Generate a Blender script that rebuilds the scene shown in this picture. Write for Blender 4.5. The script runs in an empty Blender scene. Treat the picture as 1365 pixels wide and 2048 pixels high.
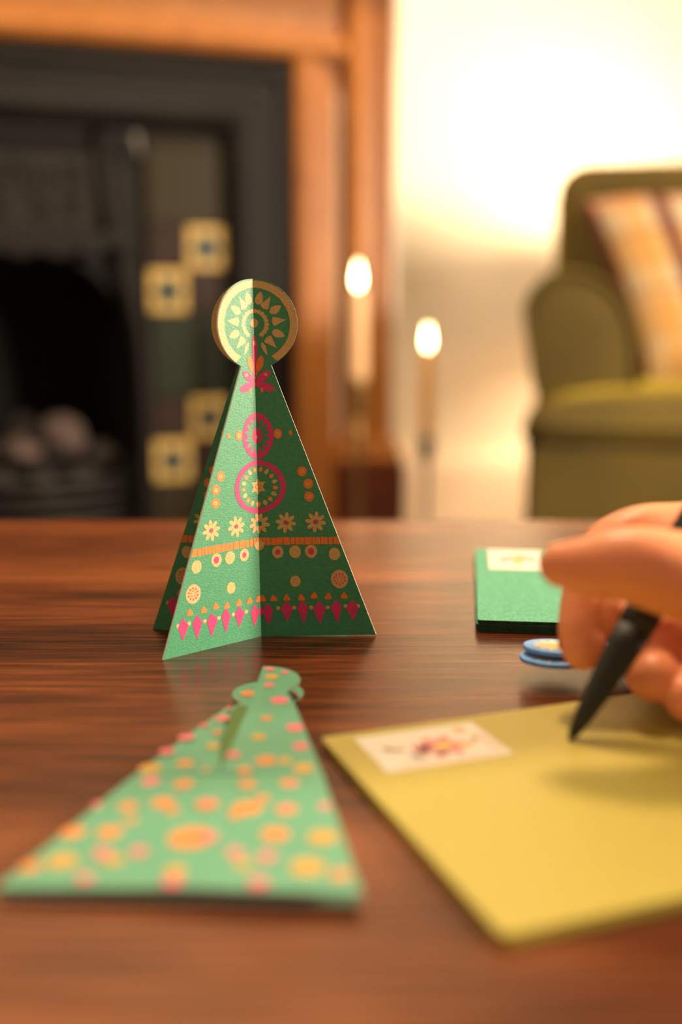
import bpy, bmesh, math, random
from mathutils import Vector, Matrix
R = math.radians
random.seed(7)
scene = bpy.context.scene
C = scene.collection

# ------------------------------------------------------------------ camera
TZ = 0.45                                   # table top height
cd = bpy.data.cameras.new('camera'); cam = bpy.data.objects.new('camera', cd); C.objects.link(cam)
cam.location = (0, 0, TZ + 0.12)
cam.rotation_euler = (R(90 - 10.406), 0, 0)
cd.sensor_fit = 'VERTICAL'; cd.sensor_height = 36; cd.sensor_width = 24
cd.lens = 2200 * 36 / 2048
cd.clip_start = 0.01
cd.dof.use_dof = True; cd.dof.focus_distance = 0.398; cd.dof.aperture_fstop = 3.5
scene.camera = cam

# ------------------------------------------------------------------ light and exposure
scene.view_settings.view_transform = 'Standard'
scene.view_settings.look = 'None'
scene.view_settings.exposure = 0.9
scene.view_settings.gamma = 1.0
scene.view_settings.use_curve_mapping = False
w = bpy.data.worlds.new('world'); scene.world = w; w.use_nodes = True
w.node_tree.nodes['Background'].inputs[0].default_value = (1.0, 0.72, 0.46, 1)
w.node_tree.nodes['Background'].inputs[1].default_value = 0.19
def area(name, loc, target, size, power, col):
    l = bpy.data.lights.new(name, 'AREA'); l.shape = 'DISK'; l.size = size; l.energy = power; l.color = col
    o = bpy.data.objects.new(name, l); C.objects.link(o); o.location = loc
    o.rotation_euler = (Vector(target) - Vector(loc)).to_track_quat('-Z', 'Y').to_euler()
    return o
pl = bpy.data.lights.new('pendant_light', 'POINT'); pl.energy = 68; pl.color = (1.0, 0.74, 0.46); pl.shadow_soft_size = .16
po = bpy.data.objects.new('pendant_light', pl); C.objects.link(po); po.location = (0.10, 1.02, 2.15)
area('side_lamp_light', (1.45, 0.46, 0.86), (-0.03, 0.40, 0.50), 0.30, 36, (1.0, 0.83, 0.62))

# ------------------------------------------------------------------ materials
MATS = {}
def mat(name, col, rough=0.6, metal=0.0, noise=None, bump=None, coat=0.0, sheen=0.0, tint=None, sss=0.0, emit=None, spec=0.5, stretch=(1,1,1)):
    """noise = (scale, amount): colour mottling; bump = (scale, strength, distance)"""
    m = bpy.data.materials.new(name); m.use_nodes = True; MATS[name] = m
    nt = m.node_tree; b = nt.nodes['Principled BSDF']
    b.inputs['Base Color'].default_value = (*col, 1); b.inputs['Roughness'].default_value = rough
    b.inputs['Metallic'].default_value = metal; b.inputs['Coat Weight'].default_value = coat
    b.inputs['Specular IOR Level'].default_value = spec
    if sheen: b.inputs['Sheen Weight'].default_value = sheen; b.inputs['Sheen Roughness'].default_value = .4; b.inputs['Sheen Tint'].default_value = (*(tint or [min(1, c*2+.2) for c in col]), 1)
    if sss:
        b.inputs['Subsurface Weight'].default_value = sss; b.inputs['Subsurface Radius'].default_value = (1, .35, .2); b.inputs['Subsurface Scale'].default_value = .006
    if emit: b.inputs['Emission Color'].default_value = (*emit[0], 1); b.inputs['Emission Strength'].default_value = emit[1]
    if noise or bump:
        tc = nt.nodes.new('ShaderNodeTexCoord'); mp = nt.nodes.new('ShaderNodeMapping'); mp.inputs['Scale'].default_value = stretch
        nt.links.new(tc.outputs['Object'], mp.inputs[0])
    if noise:
        n = nt.nodes.new('ShaderNodeTexNoise'); n.inputs['Scale'].default_value = noise[0]; n.inputs['Detail'].default_value = 5
        nt.links.new(mp.outputs[0], n.inputs['Vector'])
        r = nt.nodes.new('ShaderNodeValToRGB'); a = noise[1]
        r.color_ramp.elements[0].position = .3; r.color_ramp.elements[1].position = .7
        r.color_ramp.elements[0].color = (*[max(0, c*(1-a)) for c in col], 1); r.color_ramp.elements[1].color = (*[min(1, c*(1+a)) for c in col], 1)
        nt.links.new(n.outputs[0], r.inputs[0]); nt.links.new(r.outputs[0], b.inputs['Base Color'])
    if bump:
        n2 = nt.nodes.new('ShaderNodeTexNoise'); n2.inputs['Scale'].default_value = bump[0]; n2.inputs['Detail'].default_value = 3
        nt.links.new(mp.outputs[0], n2.inputs['Vector'])
        bp = nt.nodes.new('ShaderNodeBump'); bp.inputs['Strength'].default_value = bump[1]; bp.inputs['Distance'].default_value = bump[2]
        nt.links.new(n2.outputs[0], bp.inputs['Height']); nt.links.new(bp.outputs[0], b.inputs['Normal'])
    return m

def wood(name, dark, mid, light, axis='X', scale=1.0, rough=.4, coat=0.0, fine=1.0, bumpd=.0002):
    """long grain along one axis of the object"""
    m = bpy.data.materials.new(name); m.use_nodes = True; nt = m.node_tree; b = nt.nodes['Principled BSDF']
    tc = nt.nodes.new('ShaderNodeTexCoord')
    def mp(along, across):
        k = nt.nodes.new('ShaderNodeMapping'); s = [across]*3; s['XYZ'.index(axis)] = along; k.inputs['Scale'].default_value = s
        nt.links.new(tc.outputs['Object'], k.inputs[0]); return k
    n1 = nt.nodes.new('ShaderNodeTexNoise'); n1.inputs['Scale'].default_value = scale; n1.inputs['Detail'].default_value = 6; n1.inputs['Distortion'].default_value = .6
    nt.links.new(mp(1.6, 14).outputs[0], n1.inputs['Vector'])
    n2 = nt.nodes.new('ShaderNodeTexNoise'); n2.inputs['Scale'].default_value = scale*fine; n2.inputs['Detail'].default_value = 4
    nt.links.new(mp(22, 420).outputs[0], n2.inputs['Vector'])
    mx = nt.nodes.new('ShaderNodeMath'); mx.operation = 'MULTIPLY_ADD'; mx.inputs[1].default_value = .45
    ad = nt.nodes.new('ShaderNodeMath'); ad.operation = 'MULTIPLY'; ad.inputs[1].default_value = .6
    nt.links.new(n1.outputs[0], ad.inputs[0]); nt.links.new(n2.outputs[0], mx.inputs[0]); nt.links.new(ad.outputs[0], mx.inputs[2])
    r = nt.nodes.new('ShaderNodeValToRGB'); e = r.color_ramp.elements
    e[0].position = .42; e[0].color = (*dark, 1); e[1].position = .62; e[1].color = (*light, 1)
    k = e.new(.52); k.color = (*mid, 1)
    nt.links.new(mx.outputs[0], r.inputs[0]); nt.links.new(r.outputs[0], b.inputs['Base Color'])
    b.inputs['Roughness'].default_value = rough; b.inputs['Coat Weight'].default_value = coat; b.inputs['Specular IOR Level'].default_value = .4
    bp = nt.nodes.new('ShaderNodeBump'); bp.inputs['Strength'].default_value = .5; bp.inputs['Distance'].default_value = bumpd
    nt.links.new(n2.outputs[0], bp.inputs['Height']); nt.links.new(bp.outputs[0], b.inputs['Normal'])
    MATS[name] = m; return m

wood('mahogany', (.024, .0048, .0014), (.098, .0228, .0060), (.215, .060, .0155), 'X', 1.0, .27, .0)
MATS['mahogany'].node_tree.nodes['Principled BSDF'].inputs['Specular Tint'].default_value = (1, .66, .42, 1)
wood('pine', (.24, .072, .012), (.40, .145, .028), (.54, .22, .055), 'Z', 1.2, .45, .0)
wood('pine_across', (.24, .072, .012), (.40, .145, .028), (.54, .22, .055), 'X', 1.2, .45, .0)
wood('plinth_wood', (.07, .015, .006), (.11, .025, .01), (.16, .04, .016), 'X', 1.2, .5)
wood('floor_wood', (.06, .03, .015), (.11, .055, .025), (.16, .08, .04), 'X', .7, .5)
mat('wall_paint', (.86, .80, .70), .9, noise=(3, .03), bump=(60, .1, .002))
mat('skirting_paint', (.78, .66, .55), .5)
mat('iron', (.0095, .0074, .0070), .58, .10, noise=(14, .25), bump=(90, .25, .001), spec=.25)
mat('soot', (.006, .005, .005), .95)
mat('hearth_slate', (.06, .05, .045), .5, noise=(9, .3))
mat('coal', (.030, .022, .02), .8, noise=(30, .6), bump=(60, .7, .004))
mat('tile_yellow', (.62, .42, .13), .25, noise=(20, .12))
mat('tile_brown', (.022, .008, .004), .5, spec=.25)
mat('tile_green', (.009, .014, .004), .5, spec=.25)
mat('tile_olive', (.024, .016, .004), .5, spec=.25)
mat('tile_blue', (.012, .045, .055), .25)
mat('velvet', (.082, .054, .003), .85, sheen=.75, tint=(.62, .44, .03), noise=(6, .25), bump=(250, .3, .001))
mat('wax', (.92, .60, .32), .45, sss=.5)
mat('wax_amber', (.85, .46, .10), .45, sss=.5)
mat('flame', (1, .8, .4), .5, emit=((1.0, .74, .36), 16))
mat('brass', (.32, .19, .07), .38, .7)
mat('black_iron', (.02, .018, .016), .45, .3)
mat('wick', (.02, .015, .01), .9)
mat('tree_green', (.038, .255, .112), .48, noise=(900, .16), bump=(1500, .35, .0003), stretch=(1, 1, 2.2), spec=.6)
mat('card_edge', (.93, .91, .87), .7)
mat('gold', (.64, .385, .125), .50, .0, noise=(2600, .35), bump=(1800, .4, .0003), spec=.75)
mat('pink_ink', (.68, .035, .16), .5, noise=(900, .1))
mat('orange_ink', (.84, .20, .025), .5, noise=(900, .1))
mat('mint', (.115, .385, .235), .5, noise=(300, .08))
mat('mint_pink', (.84, .17, .22), .5)
mat('mint_orange', (.74, .27, .06), .5)
mat('mint_yellow', (.64, .36, .06), .5)
mat('green_felt', (.055, .255, .135), .85, sheen=.6, noise=(1100, .6), bump=(1600, .8, .0006))
mat('green_edge', (.012, .05, .025), .9, noise=(900, .4))
mat('chartreuse', (.43, .338, .045), .5, noise=(400, .05), bump=(1100, .15, .0002), sheen=.4)
mat('stamp_paper', (.74, .67, .56), .7)
mat('stamp_pink', (.72, .25, .24), .7, noise=(500, .25)); mat('stamp_orange', (.80, .42, .16), .7); mat('stamp_yellow', (.85, .58, .15), .7)
mat('stamp_grey', (.30, .30, .26), .7); mat('stamp_blush', (.80, .55, .45), .7, noise=(700, .2)); mat('stamp_olive', (.45, .36, .22), .7)
mat('sky_blue', (.15, .40, .92), .5, noise=(400, .2)); mat('cream', (.85, .60, .32), .6, noise=(300, .15)); mat('cream_edge', (.75, .62, .40), .6)
mat('skin', (.92, .335, .155), .45, noise=(60, .10), bump=(700, .25, .0006), sss=.35)
mat('nail', (.80, .38, .26), .35)
mat('pen_black', (.012, .014, .010), .58)

# ------------------------------------------------------------------ mesh helpers
class MB:
    def __init__(s): s.v = []; s.f = []; s.m = []; s.mats = []; s.smooth = []
    def mi(s, m):
        if m not in s.mats: s.mats.append(m)
        return s.mats.index(m)
    def poly(s, pts, m):
        b = len(s.v); s.v += [tuple(p) for p in pts]; s.f.append(list(range(b, b+len(pts)))); s.m.append(s.mi(m)); s.smooth.append(False)
    def mesh(s, verts, faces, m, smooth=False):
        b = len(s.v); s.v += [tuple(p) for p in verts]; k = s.mi(m)
        for f in faces: s.f.append([b+i for i in f]); s.m.append(k); s.smooth.append(smooth)
    def box(s, x0, x1, y0, y1, z0, z1, m):
        v = [(x, y, z) for x in (x0, x1) for y in (y0, y1) for z in (z0, z1)]
        s.mesh(v, [(0,1,3,2), (4,6,7,5), (0,4,5,1), (2,3,7,6), (0,2,6,4), (1,5,7,3)], m)
    def prism(s, pts, axis, a, b, m, side=None, smooth=False):
        """pts 2-D outline, extruded between a and b along axis ('x','y','z')"""
        def p(u, v, t): return {'x': (t, u, v), 'y': (u, t, v), 'z': (u, v, t)}[axis]
        n = len(pts)
        s.mesh([p(u, v, a) for u, v in pts], [list(range(n))[::-1]], m)
        s.mesh([p(u, v, b) for u, v in pts], [list(range(n))], m)
        s.mesh([p(u, v, a) for u, v in pts] + [p(u, v, b) for u, v in pts], [(i, (i+1) % n, n+(i+1) % n, n+i) for i in range(n)], side or m, smooth)
    def lathe(s, prof, m, c=(0, 0), n=28, z0=0.0):
        v = []; f = []
        for r, z in prof:
            for i in range(n): a = 2*math.pi*i/n; v.append((c[0]+r*math.cos(a), c[1]+r*math.sin(a), z0+z))
        for k in range(len(prof)-1):
            for i in range(n): j = (i+1) % n; f.append((k*n+i, k*n+j, (k+1)*n+j, (k+1)*n+i))
        f.append(list(range(n))[::-1]); f.append([(len(prof)-1)*n+i for i in range(n)])
        s.mesh(v, f, m, True)
    def tube(s, pts, rad, m, n=10, cap=3):
        """smooth tube with rounded ends; pts list of Vector, rad list"""
        pts = [Vector(p) for p in pts]; N = len(pts)
        rings = []
        tan = []
        for i in range(N):
            t = (pts[min(i+1, N-1)] - pts[max(i-1, 0)]).normalized(); tan.append(t)
        up = Vector((0, 0, 1)) if abs(tan[0].z) < .9 else Vector((1, 0, 0))
        x = tan[0].cross(up).normalized()
        fr = []
        for t in tan:
            x = (x - t*x.dot(t)).normalized(); fr.append((x.copy(), t.cross(x)))
        for k in range(cap, 0, -1):
            a = k/cap*math.pi/2*.97; rings.append((pts[0]-tan[0]*rad[0]*math.sin(a), rad[0]*math.cos(a), fr[0]))
        for i in range(N): rings.append((pts[i], rad[i], fr[i]))
        for k in range(1, cap+1):
            a = k/cap*math.pi/2*.97; rings.append((pts[-1]+tan[-1]*rad[-1]*math.sin(a), rad[-1]*math.cos(a), fr[-1]))
        v = []; f = []
        for c, r, (a, b) in rings:
            for i in range(n): q = 2*math.pi*i/n; v.append(c + a*r*math.cos(q) + b*r*math.sin(q))
        M = len(rings)
        for k in range(M-1):
            for i in range(n): j = (i+1) % n; f.append((k*n+i, k*n+j, (k+1)*n+j, (k+1)*n+i))
        f.append(list(range(n))[::-1]); f.append([(M-1)*n+i for i in range(n)])
        s.mesh(v, f, m, True)
    def build(s, name, parent=None, bevel=0, seg=2, fixn=True):
        me = bpy.data.meshes.new(name); me.from_pydata(s.v, [], s.f)
        for m in s.mats: me.materials.append(MATS[m])
        me.polygons.foreach_set('material_index', s.m); me.polygons.foreach_set('use_smooth', s.smooth)
        if bevel or fixn:
            bm = bmesh.new(); bm.from_mesh(me)
            if bevel:
                bmesh.ops.remove_doubles(bm, verts=bm.verts, dist=1e-6)
                bmesh.ops.bevel(bm, geom=[e for e in bm.edges if len(e.link_faces) == 2 and e.calc_face_angle(0) > .5], offset=bevel, segments=seg, profile=.5, affect='EDGES', clamp_overlap=True)
            bmesh.ops.recalc_face_normals(bm, faces=bm.faces); bm.to_mesh(me); bm.free()
        o = bpy.data.objects.new(name, me); C.objects.link(o)
        if parent: o.parent = parent
        return o

def tag(o, label=None, cat=None, group=None, kind=None):
    if label: o['label'] = label
    if cat: o['category'] = cat
    if group: o['group'] = group
    if kind: o['kind'] = kind
    return o
def empty(name, loc=(0, 0, 0), rz=0.0):
    o = bpy.data.objects.new(name, None); C.objects.link(o); o.location = loc; o.rotation_euler = (0, 0, rz); o.empty_display_size = .05
    return o
def clone(o, parent=None):
    c = o.copy(); C.objects.link(c); c.parent = parent
    for ch in [x for x in bpy.data.objects if x.parent == o]: clone(ch, c)
    return c
def smooth_obj(o, levels=2):
    for p in o.data.polygons: p.use_smooth = True
    md = o.modifiers.new('subdivision', 'SUBSURF'); md.levels = levels; md.render_levels = levels
    return o
def catmull(P, n):
    """P: tuples (x,y,z,r): smooth resample"""
    P = [Vector(p[:3]) for p in P], [p[3] for p in P]
    pts, rad = P; out = []; ro = []
    for i in range(len(pts)-1):
        p0 = pts[max(i-1, 0)]; p1 = pts[i]; p2 = pts[i+1]; p3 = pts[min(i+2, len(pts)-1)]
        for k in range(n):
            t = k/n
            out.append(.5*((2*p1)+(p2-p0)*t+(2*p0-5*p1+4*p2-p3)*t*t+(3*p1-p0-3*p2+p3)*t**3)); ro.append(rad[i]*(1-t)+rad[i+1]*t)
    out.append(pts[-1]); ro.append(rad[-1]); return out, ro
def ell(cx, cy, rx, ry=None, rot=0, n=20, jit=0.0):
    ry = ry or rx; c, s = math.cos(rot), math.sin(rot); o = []
    for i in range(n):
        a = 2*math.pi*i/n; k = 1 + random.uniform(-jit, jit); x, y = rx*k*math.cos(a), ry*k*math.sin(a); o.append((cx+x*c-y*s, cy+x*s+y*c))
    return o
def rbox(x0, x1, y0, y1, r, n=6):
    o = []
    for cx, cy, a0 in ((x1-r, y1-r, 0), (x0+r, y1-r, 90), (x0+r, y0+r, 180), (x1-r, y0+r, 270)):
        for k in range(n+1): a = R(a0+90*k/n); o.append((cx+r*math.cos(a), cy+r*math.sin(a)))
    return o

# ------------------------------------------------------------------ the room: the chimney wall is turned 19 degrees, its right end farther away
WX, WY, WA = -0.0848, 2.05, R(19)           # local x runs along the wall, local y goes into it
def wallframe(o): o.location = (WX, WY, 0); o.rotation_euler = (0, 0, WA); return o
CU = -0.48                                   # centre line of the fireplace
def struct(name, mb, bevel=0): return tag(wallframe(mb.build(name, bevel=bevel)), kind='structure')
m = MB(); m.box(-4, 4, -4.2, .6, -.05, 0, 'floor_wood'); struct('floor', m)
m = MB(); m.box(.2, 2.6, .46, .56, 0, 2.6, 'wall_paint'); struct('wall_back', m)
m = MB(); m.box(-4, CU*2-.2, .36, .46, 0, 2.6, 'wall_paint'); struct('wall_back_alcove', m)
m = MB(); m.box(2.5, 2.6, -3, .46, 0, 2.6, 'wall_paint'); struct('wall_right', m)
m = MB(); m.box(-4.1, -4, -3, .46, 0, 2.6, 'wall_paint'); struct('wall_left', m)
m = MB()
m.box(-.03, .2, .001, .46, 0, 2.6, 'wall_paint'); m.box(2*CU-.2, 2*CU+.03, .001, .36, 0, 2.6, 'wall_paint'); m.box(2*CU+.03, -.03, .001, .36, .97, 2.6, 'wall_paint')
struct('wall_chimney_breast', m)
m = MB()
m.prism([(.46, 0), (.432, 0), (.432, .19), (.437, .20), (.437, .215), (.445, .227), (.445, .237), (.46, .243)], 'x', .2, 2.5, 'skirting_paint'); struct('baseboard_back', m)

# hearth slab
m = MB(); m.box(2*CU-.22, .34, -.55, -.001, 0.0, .035, 'hearth_slate')
o = tag(wallframe(m.build('hearth_slab', bevel=.006)), 'dark slate hearth slab in front of the fireplace', 'hearth')

# ------------------------------------------------------------------ cast iron fireplace
fp = wallframe(empty('fireplace')); tag(fp, 'dark cast iron fireplace with arched opening and patterned tile columns', 'fireplace')
prof = [(0, 0), (0, .02), (.014, .03), (.03, .03), (.036, .02), (.068, .02), (.076, .034), (.098, .038), (.116, .031), (.130, .014), (.130, -.03), (.0, -.03)]
def sweep_frame(mb, prof, U0, U1, ztop, mname):
    """three-sided mitred frame; prof (inward, toward room)"""
    v = []; f = []; n = len(prof)
    for k in range(4):
        for wdt, h in prof:
            u = (U1-wdt) if k in (0, 1) else (U0+wdt); z = .036 if k in (0, 3) else ztop-wdt
            v.append((u, -h, z))
    for k in range(3):
        for i in range(n): j = (i+1) % n; f.append((k*n+i, k*n+j, (k+1)*n+j, (k+1)*n+i))
    f.append(list(range(n))); f.append([3*n+i for i in range(n)][::-1])
    mb.mesh(v, f, mname)
m = MB(); sweep_frame(m, prof, 2*CU, 0, 1.0, 'iron'); m.build('outer_frame', fp)
# plate with the arched opening
AW, AZ, AH = .187, .47, .205
def archpt(a): return (CU + AW*math.cos(a), AZ + AH*abs(math.sin(a))**.86)
arch = [(CU+AW, .036)] + [archpt(math.pi*k/28) for k in range(29)] + [(CU-AW, .036)]
half = .213
outer = []
for u, z in arch:
    du = u-CU
    if z <= .04: outer.append((CU+math.copysign(half, du), .036))
    else:
        t = max(abs(du)/half, (z-.3)/(.868-.3)); t = max(t, 1e-3)
        outer.append((CU+du/t, min(.868, .3+(z-.3)/t)))
m = MB(); n = len(arch)
v = [(u, .022, z) for u, z in outer] + [(u, .022, z) for u, z in arch] + [(u, .055, z) for u, z in arch]
f = [(i, i+1, n+i+1, n+i) for i in range(n-1)] + [(n+i, n+i+1, 2*n+i+1, 2*n+i) for i in range(n-1)]
m.mesh(v, f, 'iron'); m.build('arch_plate', fp)
# firebox behind the arch
m = MB(); m.box(CU-.26, CU+.26, .056, .062, .036, .86, 'soot')
m = MB()
m.mesh([(CU-.2, .055, .036), (CU-.13, .33, .036), (CU+.13, .33, .036), (CU+.2, .055, .036), (CU-.2, .055, .70), (CU-.13, .33, .60), (CU+.13, .33, .60), (CU+.2, .055, .70)],
       [(0, 1, 5, 4), (1, 2, 6, 5), (2, 3, 7, 6), (4, 5, 6, 7), (0, 3, 2, 1)], 'soot'); m.build('firebox', fp, fixn=False)
# half-round moulding beside the tile columns
for sg in (1, -1):
    P, r = catmull([(CU+sg*.137, .012, .868, .012), (CU+sg*.146, .012, .76, .015), (CU+sg*.166, .008, .66, .017), (CU+sg*.189, .008, .57, .017), (CU+sg*.2, .01, .47, .015), (CU+sg*.202, .01, .3, .014), (CU+sg*.202, .01, .045, .014)], 5)
    m = MB(); m.tube(P, r, 'iron', 12); m.build('moulding', fp)
# hood with relief scrolls and a scalloped lip
m = MB(); m.mesh([(CU-.125, .012, .845), (CU+.125, .012, .845), (CU+.128, -.014, .70), (CU-.128, -.014, .70), (CU-.125, .03, .845), (CU+.125, .03, .845), (CU+.128, .03, .70), (CU-.128, .03, .70)],
    [(0, 1, 2, 3), (4, 7, 6, 5), (0, 4, 5, 1), (1, 5, 6, 2), (2, 6, 7, 3), (3, 7, 4, 0)], 'iron'); hood = m.build('hood', fp, bevel=.004)
def hy(z): return .012 - .026*(.845-z)/.145
for sg in (1, -1):
    for (cx, cz, s0, rot, dirn) in ((.035, .775, .030, .3, 1), (.088, .79, .022, 2.2, -1), (.09, .742, .018, 1.0, 1), (.04, .73, .016, 3.4, -1)):
        pts = []
        for k in range(26):
            a = rot + dirn*k*.38; rr = s0*(1-k/30)
            uu, zz = CU+sg*(cx+rr*math.cos(a)), cz+rr*math.sin(a); pts.append((uu, hy(zz)-.0015, zz))
        m = MB(); m.tube(pts, [.0042*(1-k/40) for k in range(26)], 'iron', 6, 2); m.build('scroll_relief', hood)
    m = MB(); m.prism(ell(CU+sg*.012, .80, .008, .022, sg*.5), 'y', hy(.8)-.004, hy(.8)+.01, 'iron'); m.build('leaf_relief', hood, bevel=.002)
m = MB(); top = []; bot = []
for k in range(41):
    u = CU-.185+.37*k/40; d = abs(u-CU)/.185
    top.append((u, .70)); bot.append((u, .668 - .012*abs(math.cos(k/40*math.pi*6)) + (.012 if d > .7 else 0) - .03*max(0, d-.75)))
m.prism(top + bot[::-1], 'y', -.02, .02, 'iron'); m.build('hood_lip', fp, bevel=.003)
# tile columns
def tile(u0, u1, z0, z1, mt, motif=False):
    g = .0012
    mb = MB(); mb.box(u0+g, u1-g, .002, .02, z0+g, z1-g, mt); t = mb.build('tile', fp, bevel=.002)
    if motif:
        cu, cz = (u0+u1)/2, (z0+z1)/2; q = MB()
        for k in range(6):
            a = k*math.pi/3; q.prism(ell(cu+.0145*math.cos(a), cz+.0145*math.sin(a), .0125, .0085, a, 12), 'y', .0008, .0025, 'tile_blue')
        q.prism(ell(cu, cz, .007), 'y', .0004, .0025, 'tile_blue'); q.build('flower_motif', t)
zb = [.866, .7155, .5650, .4145, .2640, .1135, .037]
for sg in (1, -1):
    ua, ub = (CU+.214, CU+.352) if sg == 1 else (CU-.352, CU-.214)
    ua, ub = ua-.0, ub+.0
    mid = (ua+ub)/2
    for r_ in range(6):
        z1, z0 = zb[r_], zb[r_+1]
        if r_ in (1, 3):
            zm = (z0+z1)/2
            tile(mid, ub, zm, z1, 'tile_yellow', True); tile(ua, mid, zm, z1, 'tile_brown'); tile(ua, mid, z0, zm, 'tile_yellow', True); tile(mid, ub, z0, zm, 'tile_brown')
        else: tile(ua, ub, z0, z1, ('tile_olive', 0, 'tile_green', 0, 'tile_olive', 'tile_green')[r_])
    m = MB(); m.box(ua-.002, ub+.002, .02, .03, .036, .868, 'soot'); m.build('tile_bed', fp)
# grate
m = MB(); m.box(CU-.18, CU+.18, .07, .27, .20, .215, 'black_iron'); m.build('grate_floor', fp)
for k in range(4):
    m = MB(); P = [(CU-.18+.36*i/12, .07-.05*math.sin(math.pi*i/12), .19+.026*k) for i in range(13)]; m.tube(P, [.006]*13, 'black_iron', 8, 2); m.build('grate_bar', fp)
for sg in (1, -1):
    m = MB(); m.box(CU+sg*.18-.01, CU+sg*.18+.01, .06, .08, .036, .30, 'black_iron'); m.build('grate_post', fp, bevel=.002)
# coals
coal_spots = [(-.012, .10, .318, .034), (.066, .10, .345, .040), (.135, .11, .305, .030), (-.088, .11, .325, .034), (.026, .085, .262, .030), (.098, .085, .266, .030), (-.048, .09, .266, .032), (.005, .19, .345, .034), (.152, .125, .250, .024), (.07, .19, .29, .034)]
mat('ash', (.09, .062, .055), .9, noise=(30, .5), bump=(60, .7, .004))
coal_labels = {0: 'pale ashen lump at the left edge of the fire grate heap', 1: 'large pale ashen lump crowning the fire grate heap'}
for i, (du, y, z, r_) in enumerate(coal_spots):
    bm = bmesh.new(); bmesh.ops.create_icosphere(bm, subdivisions=2, radius=1)
    for q in bm.verts: q.co = Vector((q.co.x*r_*1.1, q.co.y*r_*.85, q.co.z*r_*.70)) * (1+random.uniform(-.16, .16))
    me = bpy.data.meshes.new('coal_lump'); bm.to_mesh(me); bm.free(); me.materials.append(MATS['ash' if i < 2 else 'coal'])
    o = bpy.data.objects.new('coal_lump', me); C.objects.link(o)
    p = Matrix.Rotation(WA, 3, 'Z') @ Vector((CU+du, y, z)); o.location = (WX+p.x, WY+p.y, p.z); o.rotation_euler = (random.random(), random.random(), WA)
    tag(o, coal_labels.get(i, 'rough dark coal lump heaped in the fire grate'), 'coal', 'coal lumps in the fire grate')

# ------------------------------------------------------------------ wooden surround
sr = wallframe(empty('fireplace_surround')); tag(sr, 'orange-brown pine mantel surround framing the iron fireplace', 'mantelpiece')
arc = [(0, -.0), (0, .030), (.004, .040), (.016, .046), (.034, .046), (.040, .036), (.046, .026), (.080, .022), (.086, .0)]
for sg in (1, -1):
    def U(x): return x if sg == 1 else 2*CU-x
    m = MB(); v = []; n = len(arc)
    pr = [(U(-.008+a), -h) for a, h in arc]
    m.prism(pr, 'z', .036, 1.0, 'pine'); m.build('architrave', sr)
    m = MB(); pr = [(U(.086), 0), (U(.086), -.05), (U(.094), -.060), (U(.105), -.062), (U(.112), -.056), (U(.146), -.056), (U(.153), -.062), (U(.164), -.060), (U(.172), -.05), (U(.172), 0)]
    m.prism(pr, 'z', .30, 1.14, 'pine'); m.build('pilaster', sr)
    a, b = sorted((U(.066), U(.188)))
    m = MB(); m.box(a, b, -.088, 0, .036, .29, 'plinth_wood'); m.build('plinth', sr, bevel=.004)
    m = MB(); m.box(a+.003, b-.003, -.082, 0, .29, .312, 'pine'); m.build('base_moulding', sr, bevel=.008, seg=3)
    m = MB(); m.box(a+.010, b-.010, -.072, 0, .312, .332, 'pine'); m.build('base_moulding', sr, bevel=.006, seg=3)
    a, b = sorted((U(.08), U(.178)))
    m = MB(); m.box(a, b, -.07, 0, 1.14, 1.20, 'pine'); m.build('capital', sr, bevel=.006)
m = MB(); v = []; prL = [(-0.0, 1.0), (-.030, 1.0), (-.040, 1.004), (-.046, 1.016), (-.046, 1.030), (-.034, 1.036), (-.026, 1.042), (-.030, 1.09), (-.028, 1.20), (0, 1.20)]
m.prism([(y, z) for y, z in prL], 'x', 2*CU-.086, .086, 'pine_across'); m.build('lintel', sr)
m = MB(); m.box(2*CU-.24, .24, -.17, 0, 1.20, 1.235, 'pine_across'); m.build('mantel_shelf', sr, bevel=.008, seg=3)

# ------------------------------------------------------------------ candles in tall holders
def candle(x, y, zbase, ztop, rad, label, wax='wax'):
    t = empty('candle', (x, y, zbase)); h = ztop-zbase
    m = MB(); m.lathe([(rad*.96, 0), (rad, .004), (rad*.93, h*.6), (rad*.86, h-.004), (rad*.7, h), (rad*.3, h-.002)], wax); m.build('wax_body', t)
    m = MB(); m.tube([(0, 0, h-.004), (.0005, 0, h+.005), (.0015, 0, h+.010)], [.0009]*3, 'wick', 6, 1); m.build('wick', t)
    m = MB(); m.lathe([(.0008, 0), (.0030, .003), (.0050, .008), (.0056, .013), (.0048, .021), (.0030, .029), (.0014, .036), (.0004, .041)], 'flame', z0=h+.003, n=20); m.build('flame', t)
    tag(t, label, 'candle', 'lit taper candles on the hearth'); return t
def flame_light(x, y, z, e):
    l = bpy.data.lights.new('flame_light', 'POINT'); l.energy = e; l.color = (1, .62, .28); l.shadow_soft_size = .012
    o = bpy.data.objects.new('flame_light', l); C.objects.link(o); o.location = (x, y, z)
candle(.027, 1.75, .463, .600, .0145, 'taller pale lit candle in front of the wooden surround')
candle(.1525, 1.95, .345, .500, .0110, 'shorter yellow lit candle between the surround and the armchair', 'wax_amber')
t = empty('candlestick', (.027, 1.75, .035)); H = .463-.035
m = MB(); m.lathe([(.048, 0), (.05, .006), (.046, .012), (.03, .018), (.012, .03), (.008, .05)], 'brass'); m.build('base', t)
m = MB(); m.lathe([(.008, .05), (.007, .1), (.012, .14), (.007, .16), (.006, .30), (.010, .33), (.007, .345), (.008, H-.06)], 'brass'); m.build('stem', t)
m = MB(); m.lathe([(.008, H-.06), (.013, H-.05), (.0125, H-.02), (.015, H-.010), (.0165, H), (.013, H+.001)], 'brass'); m.build('socket', t)
tag(t, 'tall bronze candlestick under the taller candle', 'candlestick')
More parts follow.
